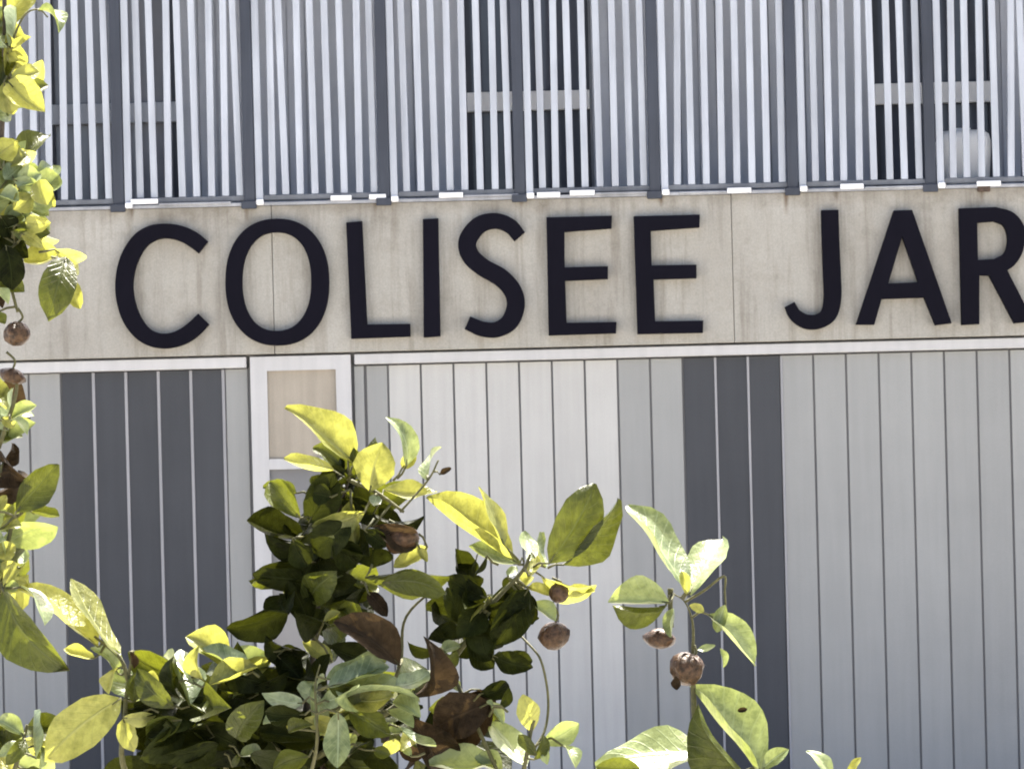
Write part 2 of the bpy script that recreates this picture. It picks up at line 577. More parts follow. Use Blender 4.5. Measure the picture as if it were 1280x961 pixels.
# sun patches on the ledge built as short white plates; long ones are flashing
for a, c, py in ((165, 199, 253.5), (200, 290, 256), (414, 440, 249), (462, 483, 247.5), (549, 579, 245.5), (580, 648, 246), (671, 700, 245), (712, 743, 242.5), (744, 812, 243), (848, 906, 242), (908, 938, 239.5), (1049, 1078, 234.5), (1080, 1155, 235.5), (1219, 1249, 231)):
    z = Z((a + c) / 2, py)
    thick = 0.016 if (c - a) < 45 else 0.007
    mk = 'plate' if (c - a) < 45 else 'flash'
    pl = box('edge_patch', X(a, py), X(c, py), -0.088, -0.0785, z - thick, z + thick, M[mk], bld, 0.003)
    if a == 1219:
        box('rust_patch', X(1220, 243), X(1236, 243), -0.086, -0.0705, z - 0.050, z - 0.018, M['rust'], pl, 0.004)

# ------------------------------------------------------------------ lettering
C4, C5, C6 = (0, 230, 2.977), (420, 230, 2.977), (850, 230, 2.977)


def spline(pts, n=10):
    """Catmull-Rom through points of any dimension"""
    out = []
    ext = [tuple(2 * a - b for a, b in zip(pts[0], pts[1]))] + list(pts) + [tuple(2 * a - b for a, b in zip(pts[-1], pts[-2]))]
    for i in range(1, len(ext) - 2):
        p0, p1, p2, p3 = ext[i - 1:i + 3]
        for k in range(n):
            t = k / n
            out.append(tuple(0.5 * (2 * b + (c - a) * t + (2 * a - 5 * b + 4 * c - d) * t * t + (3 * b - a - 3 * c + d) * t ** 3) for a, b, c, d in zip(p0, p1, p2, p3)))
    out.append(tuple(pts[-1]))
    return out


def stroke(pts):
    """centre line points (x, y, width) -> closed outline"""
    q = spline(pts)
    L, R = [], []
    for i, (x, y, w) in enumerate(q):
        a = q[max(0, i - 1)]
        b = q[min(len(q) - 1, i + 1)]
        d = Vector((b[0] - a[0], b[1] - a[1])).normalized()
        nrm = Vector((-d.y, d.x)) * w / 2
        L.append((x + nrm.x, y + nrm.y))
        R.append((x - nrm.x, y - nrm.y))
    return L + R[::-1]


def ring(cx, cy, rx, ry, e=2.25, n=64):
    out = []
    for i in range(n):
        t = 2 * math.pi * i / n
        c, s = math.cos(t), math.sin(t)
        out.append((cx + rx * math.copysign(abs(c) ** (2 / e), c), cy + ry * math.copysign(abs(s) ** (2 / e), s)))
    return out


sign = thing('sign', 'large raised dark lettering COLISEE JAR on the pale concrete band', 'sign')


def letter(loops, crop):
    cu = bpy.data.curves.new('letter', 'CURVE')
    cu.dimensions = '2D'
    cu.fill_mode = 'BOTH'
    cu.extrude = 0.028
    cu.bevel_depth = 0.003
    cu.bevel_resolution = 1
    cu.offset = 0.0005
    x0, y0, sc = crop
    for lp in loops:
        sp = cu.splines.new('POLY')
        sp.points.add(len(lp) - 1)
        for pt_, (cx, cy) in zip(sp.points, lp):
            w = P(x0 + cx / sc, y0 + cy / sc)
            pt_.co = (w.x, w.z, 0, 1)
        sp.use_cyclic_u = True
    tmp = bpy.data.objects.new('tmp', cu)
    C.objects.link(tmp)
    dg = bpy.context.evaluated_depsgraph_get()
    me = bpy.data.meshes.new_from_object(tmp.evaluated_get(dg))
    bpy.data.objects.remove(tmp)
    me.transform(Matrix.Rotation(math.radians(90), 4, 'X'))
    me.transform(Matrix.Translation((0, -0.070 - 0.032, 0)))
    me.materials.clear()
    me.materials.append(M['letter'])
    me.name = 'letter'
    return link('letter', me, sign)


letter([stroke([(760, 240, 52), (730, 216, 54), (695, 196, 52), (655, 184, 50), (612, 181, 49), (570, 190, 54), (530, 216, 58), (498, 262, 61), (477, 318, 62), (469, 384, 62), (477, 450, 63), (498, 507, 62), (530, 552, 58), (568, 578, 53), (612, 588, 50), (655, 583, 51), (695, 566, 54), (730, 540, 55), (762, 508, 52)])], C4)
letter([ring(1036, 370, 190, 232), ring(1034, 368, 130, 185)], C4)
letter([[(43, 152), (98, 147), (117, 529), (276, 527), (277, 569), (62, 577)]], C5)
letter([[(327, 140), (380, 137), (388, 568), (330, 572)]], C5)
letter([stroke([(682, 200, 46), (648, 162, 50), (592, 143, 52), (532, 160, 58), (491, 215, 62), (499, 268, 62), (545, 313, 60), (612, 352, 62), (656, 400, 62), (669, 455, 63), (648, 514, 60), (600, 545, 52), (545, 543, 50), (492, 521, 46)])], C5)
letter([[(785, 133), (1023, 127), (1021, 169), (847, 182), (848, 318), (1008, 314), (1008, 356), (850, 363), (855, 523), (1040, 520), (1038, 557), (793, 565)]], C5)
letter([[(1108, 129), (1348, 123), (1347, 165), (1167, 178), (1170, 311), (1336, 308), (1336, 353), (1177, 358), (1183, 518), (1361, 515), (1360, 555), (1122, 560)]], C5)
letter([stroke([(552, 106, 59), (555, 220, 60), (560, 340, 61), (562, 430, 60), (548, 488, 56), (510, 515, 50), (465, 516, 48), (425, 492, 42), (404, 455, 36)])], C6)
letter([[(790, 108), (855, 106), (1000, 520), (944, 527), (902, 425), (742, 430), (715, 525), (652, 525)], [(820, 195), (882, 373), (765, 378)]], C6)
bowl = spline([(1165, 95), (1225, 112), (1262, 150), (1275, 200), (1262, 262), (1235, 305), (1206, 326)], 6)
inner = spline([(1160, 143), (1196, 160), (1212, 208), (1200, 262), (1160, 287)], 6)
letter([[(1032, 100)] + bowl + [(1302, 513), (1236, 520), (1143, 343), (1103, 343), (1103, 523), (1042, 526)], [(1095, 148)] + inner + [(1098, 291)]], C6)

# ------------------------------------------------------------------ tub on the balcony
tub = thing('storage_tub', 'white ribbed plastic tub with rounded shoulders standing behind the balcony slats', 'tub')
tx0, tx1 = X(1171, 190, 0.25), X(1239, 190, 0.25)
tzt = Z(1205, 163, 0.25)
bm = bmesh.new()
n = 40
rings_ = []
cx, cy, hw, hd = (tx0 + tx1) / 2, 0.30, (tx1 - tx0) / 2, 0.15
for zz, sc_ in ((FLOOR + 0.001, 0.86), (FLOOR + 0.02, 0.90), (tzt - 0.14, 0.98), (tzt - 0.07, 0.985), (tzt - 0.03, 0.93), (tzt - 0.008, 0.78), (tzt, 0.5)):
    row = []
    for i in range(n):
        t = 2 * math.pi * i / n
        c_, s_ = math.cos(t), math.sin(t)
        rib = 1 - (0.02 if i % 4 == 0 else 0)
        row.append(bm.verts.new((cx + hw * sc_ * rib * math.copysign(abs(c_) ** 0.45, c_), cy + hd * sc_ * rib * math.copysign(abs(s_) ** 0.45, s_), zz)))
    rings_.append(row)
for a, c in zip(rings_[:-1], rings_[1:]):
    for i in range(n):
        bm.faces.new((a[i], a[(i + 1) % n], c[(i + 1) % n], c[i]))
bm.faces.new(rings_[0][::-1])
bm.faces.new(rings_[-1])
finish('body', bm, M['tub'], tub, 0, True)
box('lid_handle', cx - 0.05, cx + 0.05, cy - 0.015, cy + 0.015, tzt + 0.0005, tzt + 0.018, M['tub'], tub, 0.004)

# ------------------------------------------------------------------ shrubs
A = (300, 460, 3.844); B_ = (0, 460, 3.844); C_ = (0, 710, 3.828); D_ = (300, 710, 3.828)
E_ = (520, 580, 3.844); F_ = (600, 710, 3.556); G_ = (740, 600, 2.661); H_ = (0, 0, 2.09); I_ = (0, 280, 4.004)
J_ = (150, 780, 4.267)
K_ = (0, 120, 5.338)
PL = 4.5                                     # shrub distance from the camera
PXM = S * PL / DIST                          # metres per pixel there


def Q(px, py, d=0.0):
    """pixel -> point at shrub distance plus d metres further away"""
    return P(px, py, -DIST + PL + d)


def crop_px(cr, x, y):
    return cr[0] + x / cr[2], cr[1] + y / cr[2]


def tube_mesh(bm, pts, r0, r1, seg=6, mi=0):
    prev = None
    rows = []
    for i, p in enumerate(pts):
        p = Vector(p)
        a = Vector(pts[max(0, i - 1)])
        b = Vector(pts[min(len(pts) - 1, i + 1)])
        d = (b - a).normalized()
        ref = Vector((0, 1, 0)) if abs(d.y) < 0.9 else Vector((1, 0, 0))
        u = d.cross(ref).normalized()
        v = d.cross(u)
        r = max(0.0009, r0 + (r1 - r0) * i / max(1, len(pts) - 1))
        rows.append([bm.verts.new(p + (u * math.cos(2 * math.pi * k / seg) + v * math.sin(2 * math.pi * k / seg)) * r) for k in range(seg)])
    for a, c in zip(rows[:-1], rows[1:]):
        for k in range(seg):
            f = bm.faces.new((a[k], a[(k + 1) % seg], c[(k + 1) % seg], c[k]))
            f.material_index = mi
            f.smooth = True
    for row in (rows[0][::-1], rows[-1]):
        f = bm.faces.new(row)
        f.material_index = mi


CAMP = Vector((CAM_X, -DIST, CAM_Z))


def shape(t, kind):
    s = math.sin(math.pi * min(1, t ** kind)) ** 0.62
    return s * (1.0 if t < 0.9 else 1.0)


def leaf(shrub, base, tip, width, tone, face=0, fold=None, curl=None, node=None, rollmin=0.0, name='leaf', sh=None, keep=False):
    """blade from base to tip (world points); width = visible width in metres; face>0 shows the upper side, <0 the underside"""
    random.seed(int((base.x * 7919 + base.z * 104729 + tip.x * 1299709 + tip.z * 15485) * 1000))
    ax = tip - base
    L = ax.length
    a = ax.normalized()
    mid = (base + tip) / 2
    d = (mid - CAMP).normalized()
    w0 = a.cross(d)
    if w0.length < 1e-3:
        w0 = Vector((1, 0, 0))
    w0.normalize()
    n0 = w0.cross(a)
    if n0.dot(d) > 0:
        n0 = -n0
    trueW = max(width, 0.5 * L)
    roll = max(math.acos(min(1.0, width / trueW)), rollmin)
    if keep and rollmin > 0:
        trueW = min(0.85 * L, max(trueW, width / max(0.3, math.cos(roll))))
    cands = []
    for sg in (1, -1):
        w = w0 * math.cos(roll) + n0 * math.sin(roll) * sg
        nn = n0 * math.cos(roll) - w0 * math.sin(roll) * sg
        cands.append((nn.z, w, nn))
    cands.sort(key=lambda c: c[0])
    _, w, nn = cands[1] if face >= 0 else cands[0]
    fold = random.uniform(0.2, 0.75) if fold is None else fold * 1.9 + 0.12
    curl = random.uniform(-0.18, 0.20) if curl is None else curl
    if tone == 'b':
        fold, curl = fold + 0.35, curl * 2
    sh = random.uniform(0.85, 1.2) if sh is None else sh
    bm = bmesh.new()
    uvl = bm.loops.layers.uv.new('UVMap')
    nl, nw = 9, 6
    ph = random.uniform(0, 6.28)
    wav = random.uniform(0.02, 0.08) * (2.5 if tone == 'b' else 1)
    rim = random.uniform(-0.2, 0.75)
    twist = random.uniform(-0.35, 0.35)
    bend = random.uniform(-0.06, 0.06) * L
    grid = []
    for i in range(nl + 1):
        t = i / nl
        h = max(0.0008, trueW / 2 * shape(t, sh) * (1 + 0.07 * math.sin(ph * 3 + t * 7)))
        row = []
        ca, sa = math.cos(twist * (t - .4)), math.sin(twist * (t - .4))
        for j in range(nw + 1):
            s = -1 + 2 * j / nw
            edge = abs(s)
            jag = 1 + (random.uniform(-0.05, 0.05) if edge == 1 and 0 < i < nl else 0)
            off = fold * edge * h + rim * h * edge ** 5 + wav * trueW * edge ** 2 * math.sin(ph + t * 9 + s * 1.3) + curl * L * (4 * t * (1 - t) if i % 1 == 0 else 0)
            off -= 0.10 * L * max(0, t - 0.6) ** 2 * (1 + s)
            p = base + a * (L * t) + (w * ca + nn * sa) * (h * s * jag) + w * bend * math.sin(math.pi * t) + nn * off
            row.append((bm.verts.new(p), (s, t)))
        grid.append(row)
    for i in range(nl):
        for j in range(nw):
            q = [grid[i][j], grid[i][j + 1], grid[i + 1][j + 1], grid[i + 1][j]]
            f = bm.faces.new([v for v, _ in q])
            f.smooth = True
            for lp, (_, uvv) in zip(f.loops, q):
                lp[uvl].uv = uvv
    if node is not None:
        node = min(STEMS[shrub.name] + [node], key=lambda p: (p - base).length)
    if node is not None and (node - base).length > 0.035:
        node = base + (node - base).normalized() * 0.018
    if node is not None and (node - base).length > 0.004:
        md = (node + base) / 2 + Vector((0, 0, random.uniform(-0.004, 0.006)))
        tube_mesh(bm, [node, md, base, base + a * L * 0.12 + nn * (curl * L * 0.4)], 0.0016, 0.0010, 5, 1)
    me = bpy.data.meshes.new(name)
    bm.to_mesh(me)
    bm.free()
    me.materials.append(LEAF[tone])
    me.materials.append(M['stem'])
    return link(name, me, shrub)


def px_leaf(shrub, cr, spec, depth, node):
    bx, by, tx, ty, w, tone, face = spec[:7]
    dd = spec[7] if len(spec) > 7 else None
    if cr is K_:
        tx, ty, w = bx + (tx - bx) * 1.4, by + (ty - by) * 1.4, w * 1.45
    b = crop_px(cr, bx, by)
    t = crop_px(cr, tx, ty)
    Lp = math.hypot(b[0] - t[0], b[1] - t[1]) * PXM
    random.seed(int(b[0] * 131 + b[1] * 7717 + t[0] * 31 + t[1] * 977))
    d0 = depth + random.uniform(-0.02, 0.02)
    rm = 0.0
    if dd is None:
        dd = random.uniform(-0.35, 0.35)
    if tone in 'py' and face > 0 and random.random() < (0.85 if tone == 'p' else 0.4):
        vfrac = (b[1] - t[1]) * PXM / max(Lp, 1e-6)
        dd = 0.95 * vfrac
        rm = 0.95 * (1 - abs(vfrac))
    nd = None
    if node is not None:
        nd = Q(node[0], node[1], depth)
    return leaf(shrub, Q(b[0], b[1], d0), Q(t[0], t[1], d0 + dd * Lp), w / cr[2] * PXM, tone, face, node=nd, rollmin=rm, keep=True)


STEMS = {}


def stem(shrub, pts, r0, r1, mat='stem', name='branch'):
    q = [tuple(Q(*p)) for p in pts]
    q = spline(q, 6)
    STEMS.setdefault(shrub.name, []).extend(Vector(p) for p in spline(q, 3))
    bm = bmesh.new()
    tube_mesh(bm, q, r0, r1, 8)
    return finish(name, bm, M[mat], shrub, 0, False)


def pod(shrub, px, py, w, h, depth, node=None, tail=True):
    rx, rz = w * PXM / 2, h * PXM / 2
    c = Q(px, py, depth)
    bm = bmesh.new()
    bmesh.ops.create_uvsphere(bm, u_segments=14, v_segments=9, radius=1)
    ph = random.uniform(0, 6)
    for v in bm.verts:
        th = math.atan2(v.co.y, v.co.x)
        k = 1 + 0.13 * math.cos(5 * th + ph) * (1 - v.co.z ** 2) + 0.08 * math.sin(2 * th + ph * 2 + 2 * v.co.z) + random.uniform(-0.08, 0.08)
        z = v.co.z
        if z < -0.8:
            k *= 0.8
        v.co = Vector((v.co.x * k * rx, v.co.y * k * (rx + rz) / 2, z * rz * (1 + random.uniform(-.03, .03)))) + c
    # calyx teeth on top
    for q in range(5):
        t = ph + q * 1.257
        o = Vector((math.cos(t), math.sin(t), 0))
        s = Vector((-o.y, o.x, 0))
        p0 = c + Vector((0, 0, rz * 0.96))
        v1 = bm.verts.new(p0 + s * rx * .25)
        v2 = bm.verts.new(p0 - s * rx * .25)
        v3 = bm.verts.new(p0 + o * rx * 1.08 - Vector((0, 0, rz * random.uniform(.1, .5))))
        bm.faces.new((v1, v2, v3))
    bmesh.ops.rotate(bm, verts=bm.verts, cent=c, matrix=Matrix.Rotation(random.uniform(-.4, .4), 3, 'Y'))
    for f in bm.faces:
        f.smooth = True
    if node is not None:
        nd = Q(node[0], node[1], depth)
        n0 = len(bm.faces)
        tube_mesh(bm, spline([tuple(nd), tuple((nd + c) / 2 + Vector((0.006, 0, 0.004))), tuple(c + Vector((0, 0, rz * .8)))], 4), 0.0016, 0.0013, 5, 1)
    me = bpy.data.meshes.new('seed_capsule')
    bm.to_mesh(me)
    bm.free()
    me.materials.append(M['pod'])
    me.materials.append(M['stem'])
    return link('seed_capsule', me, shrub)


def fill(shrub, n, cx, cy, rx, ry, dmin, dmax, tones, lmin=55, lmax=105, node=None):
    for it in range(n):
        random.seed(int(cx * 17 + cy * 1009 + n * 31) * 1000 + it)
        while True:
            u, v = random.uniform(-1, 1), random.uniform(-1, 1)
            if u * u + v * v < 1:
                break
        px, py = cx + u * rx, cy + v * ry
        d = random.uniform(dmin, dmax)
        b = Q(px, py, d)
        L = random.uniform(lmin, lmax) * PXM
        az = random.uniform(0, 6.283)
        el = random.uniform(-0.6, 0.9)
        dirv = Vector((math.cos(az) * math.cos(el), math.sin(az) * math.cos(el), math.sin(el)))
        leaf(shrub, b, b + dirv * L, L * random.uniform(0.42, 0.62), random.choice(tones), random.choice((1, 1, -1)), node=None, rollmin=random.uniform(0, 0.9))


# ---- left shrub
sh1 = thing('shrub', 'tall leafy shrub with glowing yellow leaves climbing beside the sign band before the first letter', 'shrub', group='shrubs in front of the building')
stem(sh1, [(-60, 2500, 0.05), (-50, 1500, 0.05), (-34, 960, 0.06), (-20, 760, 0.06), (-14, 560, 0.06), (-8, 330, 0.06), (0, 200, 0.06), (6, 60, 0.05), (4, -60, 0.04)], 0.008, 0.0022, 'bark', 'trunk')
stem(sh1, [(-2, 560, 0.03), (18, 500, 0.02), (22, 470, 0.02)], 0.0028, 0.0016)
stem(sh1, [(-5, 760, 0.03), (14, 660, 0.02), (28, 640, 0.01)], 0.003, 0.0018)
stem(sh1, [(6, 330, 0.03), (22, 390, 0.02)], 0.0026, 0.0016)
nH = (12, 100)
for s in [(30, 205, 105, 188, 44, 'y', 1), (22, 215, 116, 292, 78, 'y', 1), (10, 215, 34, 300, 60, 'y', -1), (24, 200, 38, 130, 26, 'y', 1),
          (16, 120, -6, 40, 30, 'y', 1), (20, 125, 20, 22, 12, 'p', 1), (26, 122, 40, 20, 9, 'p', 1), (30, 128, 60, 95, 22, 'y', -1), (10, 150, -20, 240, 60, 'g', -1),
          (20, 140, 48, 160, 24, 'y', 1)]:
    px_leaf(sh1, H_, s, 0.03, nH)
stem(sh1, [(14, 55, 0.03), (30, 20, 0.03), (48, 12, 0.03), (60, 22, 0.03)], 0.0014, 0.0008)
px_leaf(sh1, H_, (100, 28, 154, 86, 12, 'p', 1), 0.03, (48, 12))
nK = (14, 215)
for s in [(30, 560, 70, 360, 70, 'g', -1), (10, 480, -40, 280, 100, 'g', -1), (60, 520, 130, 400, 70, 'y', 1), (0, 620, 70, 500, 90, 'p', 1),
          (130, 610, 225, 520, 90, 'p', 1), (90, 560, 215, 600, 70, 'p', 1), (250, 650, 320, 520, 110, 'p', 1), (240, 600, 330, 700, 90, 'y', 1), (120, 700, 200, 620, 60, 'p', 1),
          (150, 790, 60, 800, 60, 'p', 1), (200, 760, 290, 790, 60, 'p', 1), (160, 700, 240, 720, 50, 'y', 1), (180, 830, 100, 730, 60, 'p', 1), (220, 840, 300, 880, 60, 'p', 1),
          (10, 700, -30, 560, 110, 'y', -1), (110, 860, 270, 900, 80, 'g', -1), (0, 800, 60, 900, 120, 'd', -1)]:
    px_leaf(sh1, K_, s, 0.02, nK)
nI = (20, 305)
for s in [(10, 60, 140, 170, 130, 'd', -1), (60, 40, 190, 40, 60, 'g', -1), (30, 110, 60, 330, 150, 'd', -1), (150, 90, 190, 60, 50, 'y', 1), (20, 250, 120, 340, 110, 'g', -1),
          (110, 50, 215, 120, 60, 'y', 1), (-20, 100, 20, 300, 120, 'd', -1), (-30, 320, 40, 400, 50, 'p', 1), (0, 330, 10, 420, 50, 'b', 1), (-10, 440, 25, 500, 50, 'g', -1)]:
    px_leaf(sh1, I_, s, 0.01, nI)
# sunlit clump beside the end of the sign band
for s in [(230, 640, 345, 560, 120, 'p', 1), (120, 600, 230, 545, 100, 'p', 1), (260, 560, 300, 680, 110, 'y', 1), (30, 560, 110, 490, 110, 'p', 1), (190, 740, 300, 700, 100, 'p', 1), (90, 760, 180, 690, 100, 'y', 1), (60, 470, 160, 420, 90, 'y', 1), (0, 660, 90, 690, 110, 'p', 1), (170, 850, 290, 850, 90, 'y', 1), (20, 880, 130, 820, 110, 'p', 1), (-20, 400, 80, 330, 110, 'y', -1)]:
    px_leaf(sh1, K_, s, 0.0, None)
# big hanging cupped leaf
leaf(sh1, Q(82, 322, -0.02), Q(60, 400, -0.05), 47 * PXM, 'g', -1, fold=0.25, curl=0.18, node=Q(24, 320, 0))
leaf(sh1, Q(68, 312, 0.01), Q(98, 330, 0.05), 30 * PXM, 'y', 1, fold=0.2, curl=0.2, node=Q(24, 320, 0))
leaf(sh1, Q(80, 345, 0.02), Q(100, 386, 0.02), 24 * PXM, 'y', 1, node=Q(70, 330, 0.02))
pod(sh1, 21.5, 417, 34, 32, 0.02, (22, 385))
pod(sh1, 16, 470, 32, 20, 0.02, (8, 440))
nB = (8, 560)
for s in [(40, 300, 60, 95, 60, 'p', 1), (30, 260, 175, 180, 60, 'p', 1), (60, 240, 165, 230, 50, 'p', 1), (50, 250, 130, 320, 40, 'p', 1), (10, 240, 70, 280, 60, 'y', 1), (0, 480, 60, 360, 60, 'b', -1),
          (0, 250, -60, 160, 70, 'p', 1), (0, 520, 50, 500, 30, 'b', 1)]:
    px_leaf(sh1, B_, s, 0.02, nB)
nB2 = (18, 645)
leaf(sh1, Q(20, 640, 0.0), Q(73, 580, 0.02), 40 * PXM, 'g', -1, node=Q(18, 648, 0), fold=0.1, curl=-.05)
for s in [(150, 690, 285, 712, 36, 'g', 1), (-30, 690, 30, 610, 60, 'y', 1), (0, 775, 104, 755, 66, 'y', 1), (-20, 900, 74, 850, 100, 'y', 1), (20, 990, 75, 930, 90, 'y', -1), (90, 960, 120, 870, 40, 'p', 1), (-40, 840, 30, 830, 60, 'p', 1)]:
    px_leaf(sh1, B_, s, 0.0, nB2)
nC = (5, 735)
leaf(sh1, Q(4, 738, -0.02), Q(86, 838, -0.04), 56 * PXM, 'g', -1, fold=0.25, curl=0.12, node=Q(2, 730, 0))
leaf(sh1, Q(52, 828, -0.035), Q(86, 836, -0.04), 16 * PXM, 'b', 1)
for s in [(20, 90, 120, -20, 60, 'y', 1), (10, 100, 90, 80, 60, 'p', 1), (100, 90, 215, 270, 60, 'p', 1), (60, 60, 130, 70, 50, 'y', -1), (0, 60, -40, 0, 80, 'y', 1)]:
    px_leaf(sh1, C_, s, 0.0, nC)
nC2 = (20, 955)
stem(sh1, [(-30, 1100, 0.04), (0, 1010, 0.02), (22, 950, 0.0), (34, 905, 0.0)], 0.004, 0.0018)
for s in [(115, 800, -10, 725, 80, 'p', 1), (175, 910, 168, 680, 46, 'p', 1), (100, 840, 0, 900, 70, 'p', 1), (120, 820, 30, 940, 80, 'g', -1), (160, 850, 190, 960, 40, 'p', 1), (60, 980, 0, 900, 90, 'y', 1), (130, 960, 230, 1010, 80, 'g', -1)]:
    px_leaf(sh1, C_, s, 0.0, nC2)
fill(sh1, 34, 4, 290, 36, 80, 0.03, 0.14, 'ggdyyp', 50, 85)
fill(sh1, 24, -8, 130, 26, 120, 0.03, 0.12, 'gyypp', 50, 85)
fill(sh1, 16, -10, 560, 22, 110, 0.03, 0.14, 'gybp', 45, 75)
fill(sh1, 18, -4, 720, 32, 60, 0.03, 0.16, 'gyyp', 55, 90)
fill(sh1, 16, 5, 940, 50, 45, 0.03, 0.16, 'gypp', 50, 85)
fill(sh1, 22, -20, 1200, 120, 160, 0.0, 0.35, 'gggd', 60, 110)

# ---- centre shrub
sh2 = thing('shrub', 'dense bushy shrub with dark green leaves and brown dried capsules in front of the door', 'shrub', group='shrubs in front of the building')
T2 = [(330, 2500, 0.12), (330, 1500, 0.12), (350, 1150, 0.10)]
stem(sh2, T2 + [(372, 960, 0.10), (388, 850, 0.09), (398, 750, 0.08), (418, 660, 0.06), (436, 600, 0.03)], 0.0065, 0.0015, 'bark', 'trunk')
stem(sh2, [(330, 1200, 0.11), (220, 1060, 0.06), (157, 965, 0.02), (156, 900, 0.0), (160, 850, 0.0), (167, 812, 0.0)], 0.0045, 0.0014)
stem(sh2, [(160, 850, 0.0), (150, 822, 0.0), (118, 795, 0.0)], 0.0026, 0.0014)
stem(sh2, [(350, 1150, 0.10), (380, 1000, 0.0), (396, 930, -0.06), (394, 860, -0.06), (400, 830, -0.06)], 0.0032, 0.0006)
stem(sh2, [(372, 960, 0.06), (470, 900, 0.06), (560, 830, 0.04), (610, 760, 0.03), (652, 715, 0.02), (662, 695, 0.02)], 0.0042, 0.0016)
stem(sh2, [(470, 900, 0.06), (500, 830, 0.06), (508, 770, 0.08), (560, 722, 0.06)], 0.0024, 0.0012)
stem(sh2, [(436, 600, 0.02), (470, 615, 0.02), (505, 640, 0.02)], 0.0026, 0.0016)
stem(sh2, [(560, 830, 0.04), (620, 960, 0.0), (640, 1020, 0.0)], 0.0024, 0.002)
nA = (438, 612)
# two-sided top leaf, catching sun through its lower half
leaf(sh2, Q(444, 580, 0.02), Q(357, 508, 0.00), 40 * PXM, 'y', 1, fold=0.25, curl=0.05, node=Q(440, 606, 0.02))
leaf(sh2, Q(462, 614, 0.01), Q(478, 553, 0.01), 50 * PXM, 'y', -1, fold=0.12, curl=0.02, node=Q(440, 612, 0.02))
for s in [(800, 470, 705, 235, 90, 'p', 1), (780, 480, 840, 400, 70, 'y', 1), (700, 460, 650, 330, 60, 'g', -1), (690, 585, 945, 590, 84, 'y', 1, 0.1), (450, 492, 212, 432, 46, 'y', 1), (520, 450, 560, 390, 90, 'g', -1), (590, 500, 545, 380, 50, 'g', -1),
          (600, 690, 345, 760, 120, 'y', -1, 0.1), (530, 640, 560, 855, 100, 'y', -1), (290, 720, 140, 545, 130, 'g', -1), (330, 740, 450, 505, 180, 'd', -1), (270, 600, 110, 570, 60, 'g', 1),
          (340, 850, 115, 785, 90, 'd', -1), (540, 720, 355, 890, 180, 'd', -1), (640, 700, 885, 715, 74, 'd', -1), (640, 760, 860, 830, 130, 'b', -1), (900, 860, 740, 955, 80, 'y', 1),
          (640, 860, 640, 960, 200, 'd', -1), (560, 560, 620, 660, 80, 'd', -1), (660, 610, 640, 660, 60, 'p', 1), (350, 930, 90, 965, 110, 'd', -1), (480, 560, 500, 500, 90, 'g', -1), (450, 830, 560, 950, 150, 'd', -1),
          (440, 620, 350, 600, 110, 'd', -1), (250, 820, 330, 950, 120, 'd', -1), (860, 860, 900, 930, 40, 'y', 1), (600, 780, 700, 860, 90, 'd', -1)]:
    px_leaf(sh2, A, s, 0.02, nA)
stem(sh2, [(500, 640, 0.02), (535, 600, 0.02), (548, 575, 0.02)], 0.0014, 0.001)
for s in [(900, 540, 965, 380, 26, 'p', 1), (960, 510, 1015, 480, 30, 'b', 1)]:
    px_leaf(sh2, A, s, 0.02, (535, 600))
nD = (396, 800)
for s in [(240, 180, -64, 290, 150, 'd', -1, .1), (330, 60, 60, 30, 120, 'd', -1), (300, 100, 420, 20, 120, 'd', -1), (200, 60, 40, 60, 60, 'd', -1), (330, 260, 230, 60, 140, 'd', -1), (150, 440, -10, 500, 90, 'y', 1),
          (180, 420, 300, 540, 130, 'd', -1), (160, 400, 290, 430, 90, 'd', -1), (440, 450, 300, 350, 80, 'y', 1), (400, 260, 480, 210, 40, 'y', 1), (320, 300, 400, 200, 120, 'd', -1), (420, 60, 560, 60, 90, 'd', -1)]:
    px_leaf(sh2, D_, s, 0.05, nD)
nD2 = (398, 862)
for s in [(410, 530, 710, 410, 105, 'p', 1, 0.0), (420, 570, 715, 470, 90, 'p', 1, 0.0), (420, 560, 640, 600, 90, 'g', -1), (450, 645, 860, 630, 66, 'p', 1, 0.0), (470, 690, 465, 955, 130, 'p', 1, -0.2), (300, 645, 105, 595, 84, 'p', 1, 0.0),
          (310, 700, 120, 690, 100, 'd', -1), (250, 740, 110, 740, 70, 'p', 1), (280, 770, 220, 740, 40, 'y', 1), (380, 800, 350, 560, 40, 'p', 1), (520, 680, 720, 800, 130, 'g', -1), (700, 680, 830, 760, 60, 'p', 1), (760, 760, 940, 850, 40, 'p', 1), (780, 780, 660, 770, 50, 'p', 1),
          (560, 780, 600, 730, 24, 'y', 1), (330, 900, 160, 960, 110, 'g', -1), (520, 900, 640, 820, 60, 'd', -1), (820, 900, 780, 860, 40, 'p', 1), (640, 870, 720, 890, 60, 'g', -1), (580, 860, 760, 980, 110, 'd', -1)]:
    px_leaf(sh2, D_, s, -0.06, nD2)
nD3 = (505, 770)
leaf(sh2, Q(500, 832, -0.02), Q(418, 776, -0.03), 46 * PXM, 'b', 1, fold=0.35, curl=0.1, node=Q(506, 812, 0.02))
leaf(sh2, Q(512, 872, 0.0), Q(530, 795, -0.01), 26 * PXM, 'b', -1, node=Q(505, 860, 0.03))
leaf(sh2, Q(456, 722, 0.0), Q(562, 722, 0.0), 30 * PXM, 'g', -1, fold=0.3, curl=-0.1, node=Q(566, 722, 0.02), rollmin=0.9)
leaf(sh2, Q(478, 728, -0.005), Q(556, 742, -0.02), 34 * PXM, 'g', -1, fold=0.1, node=Q(566, 726, 0.02))
leaf(sh2, Q(460, 740, 0.0), Q(484, 770, 0.0), 20 * PXM, 'b', -1, node=Q(452, 728, 0.02))
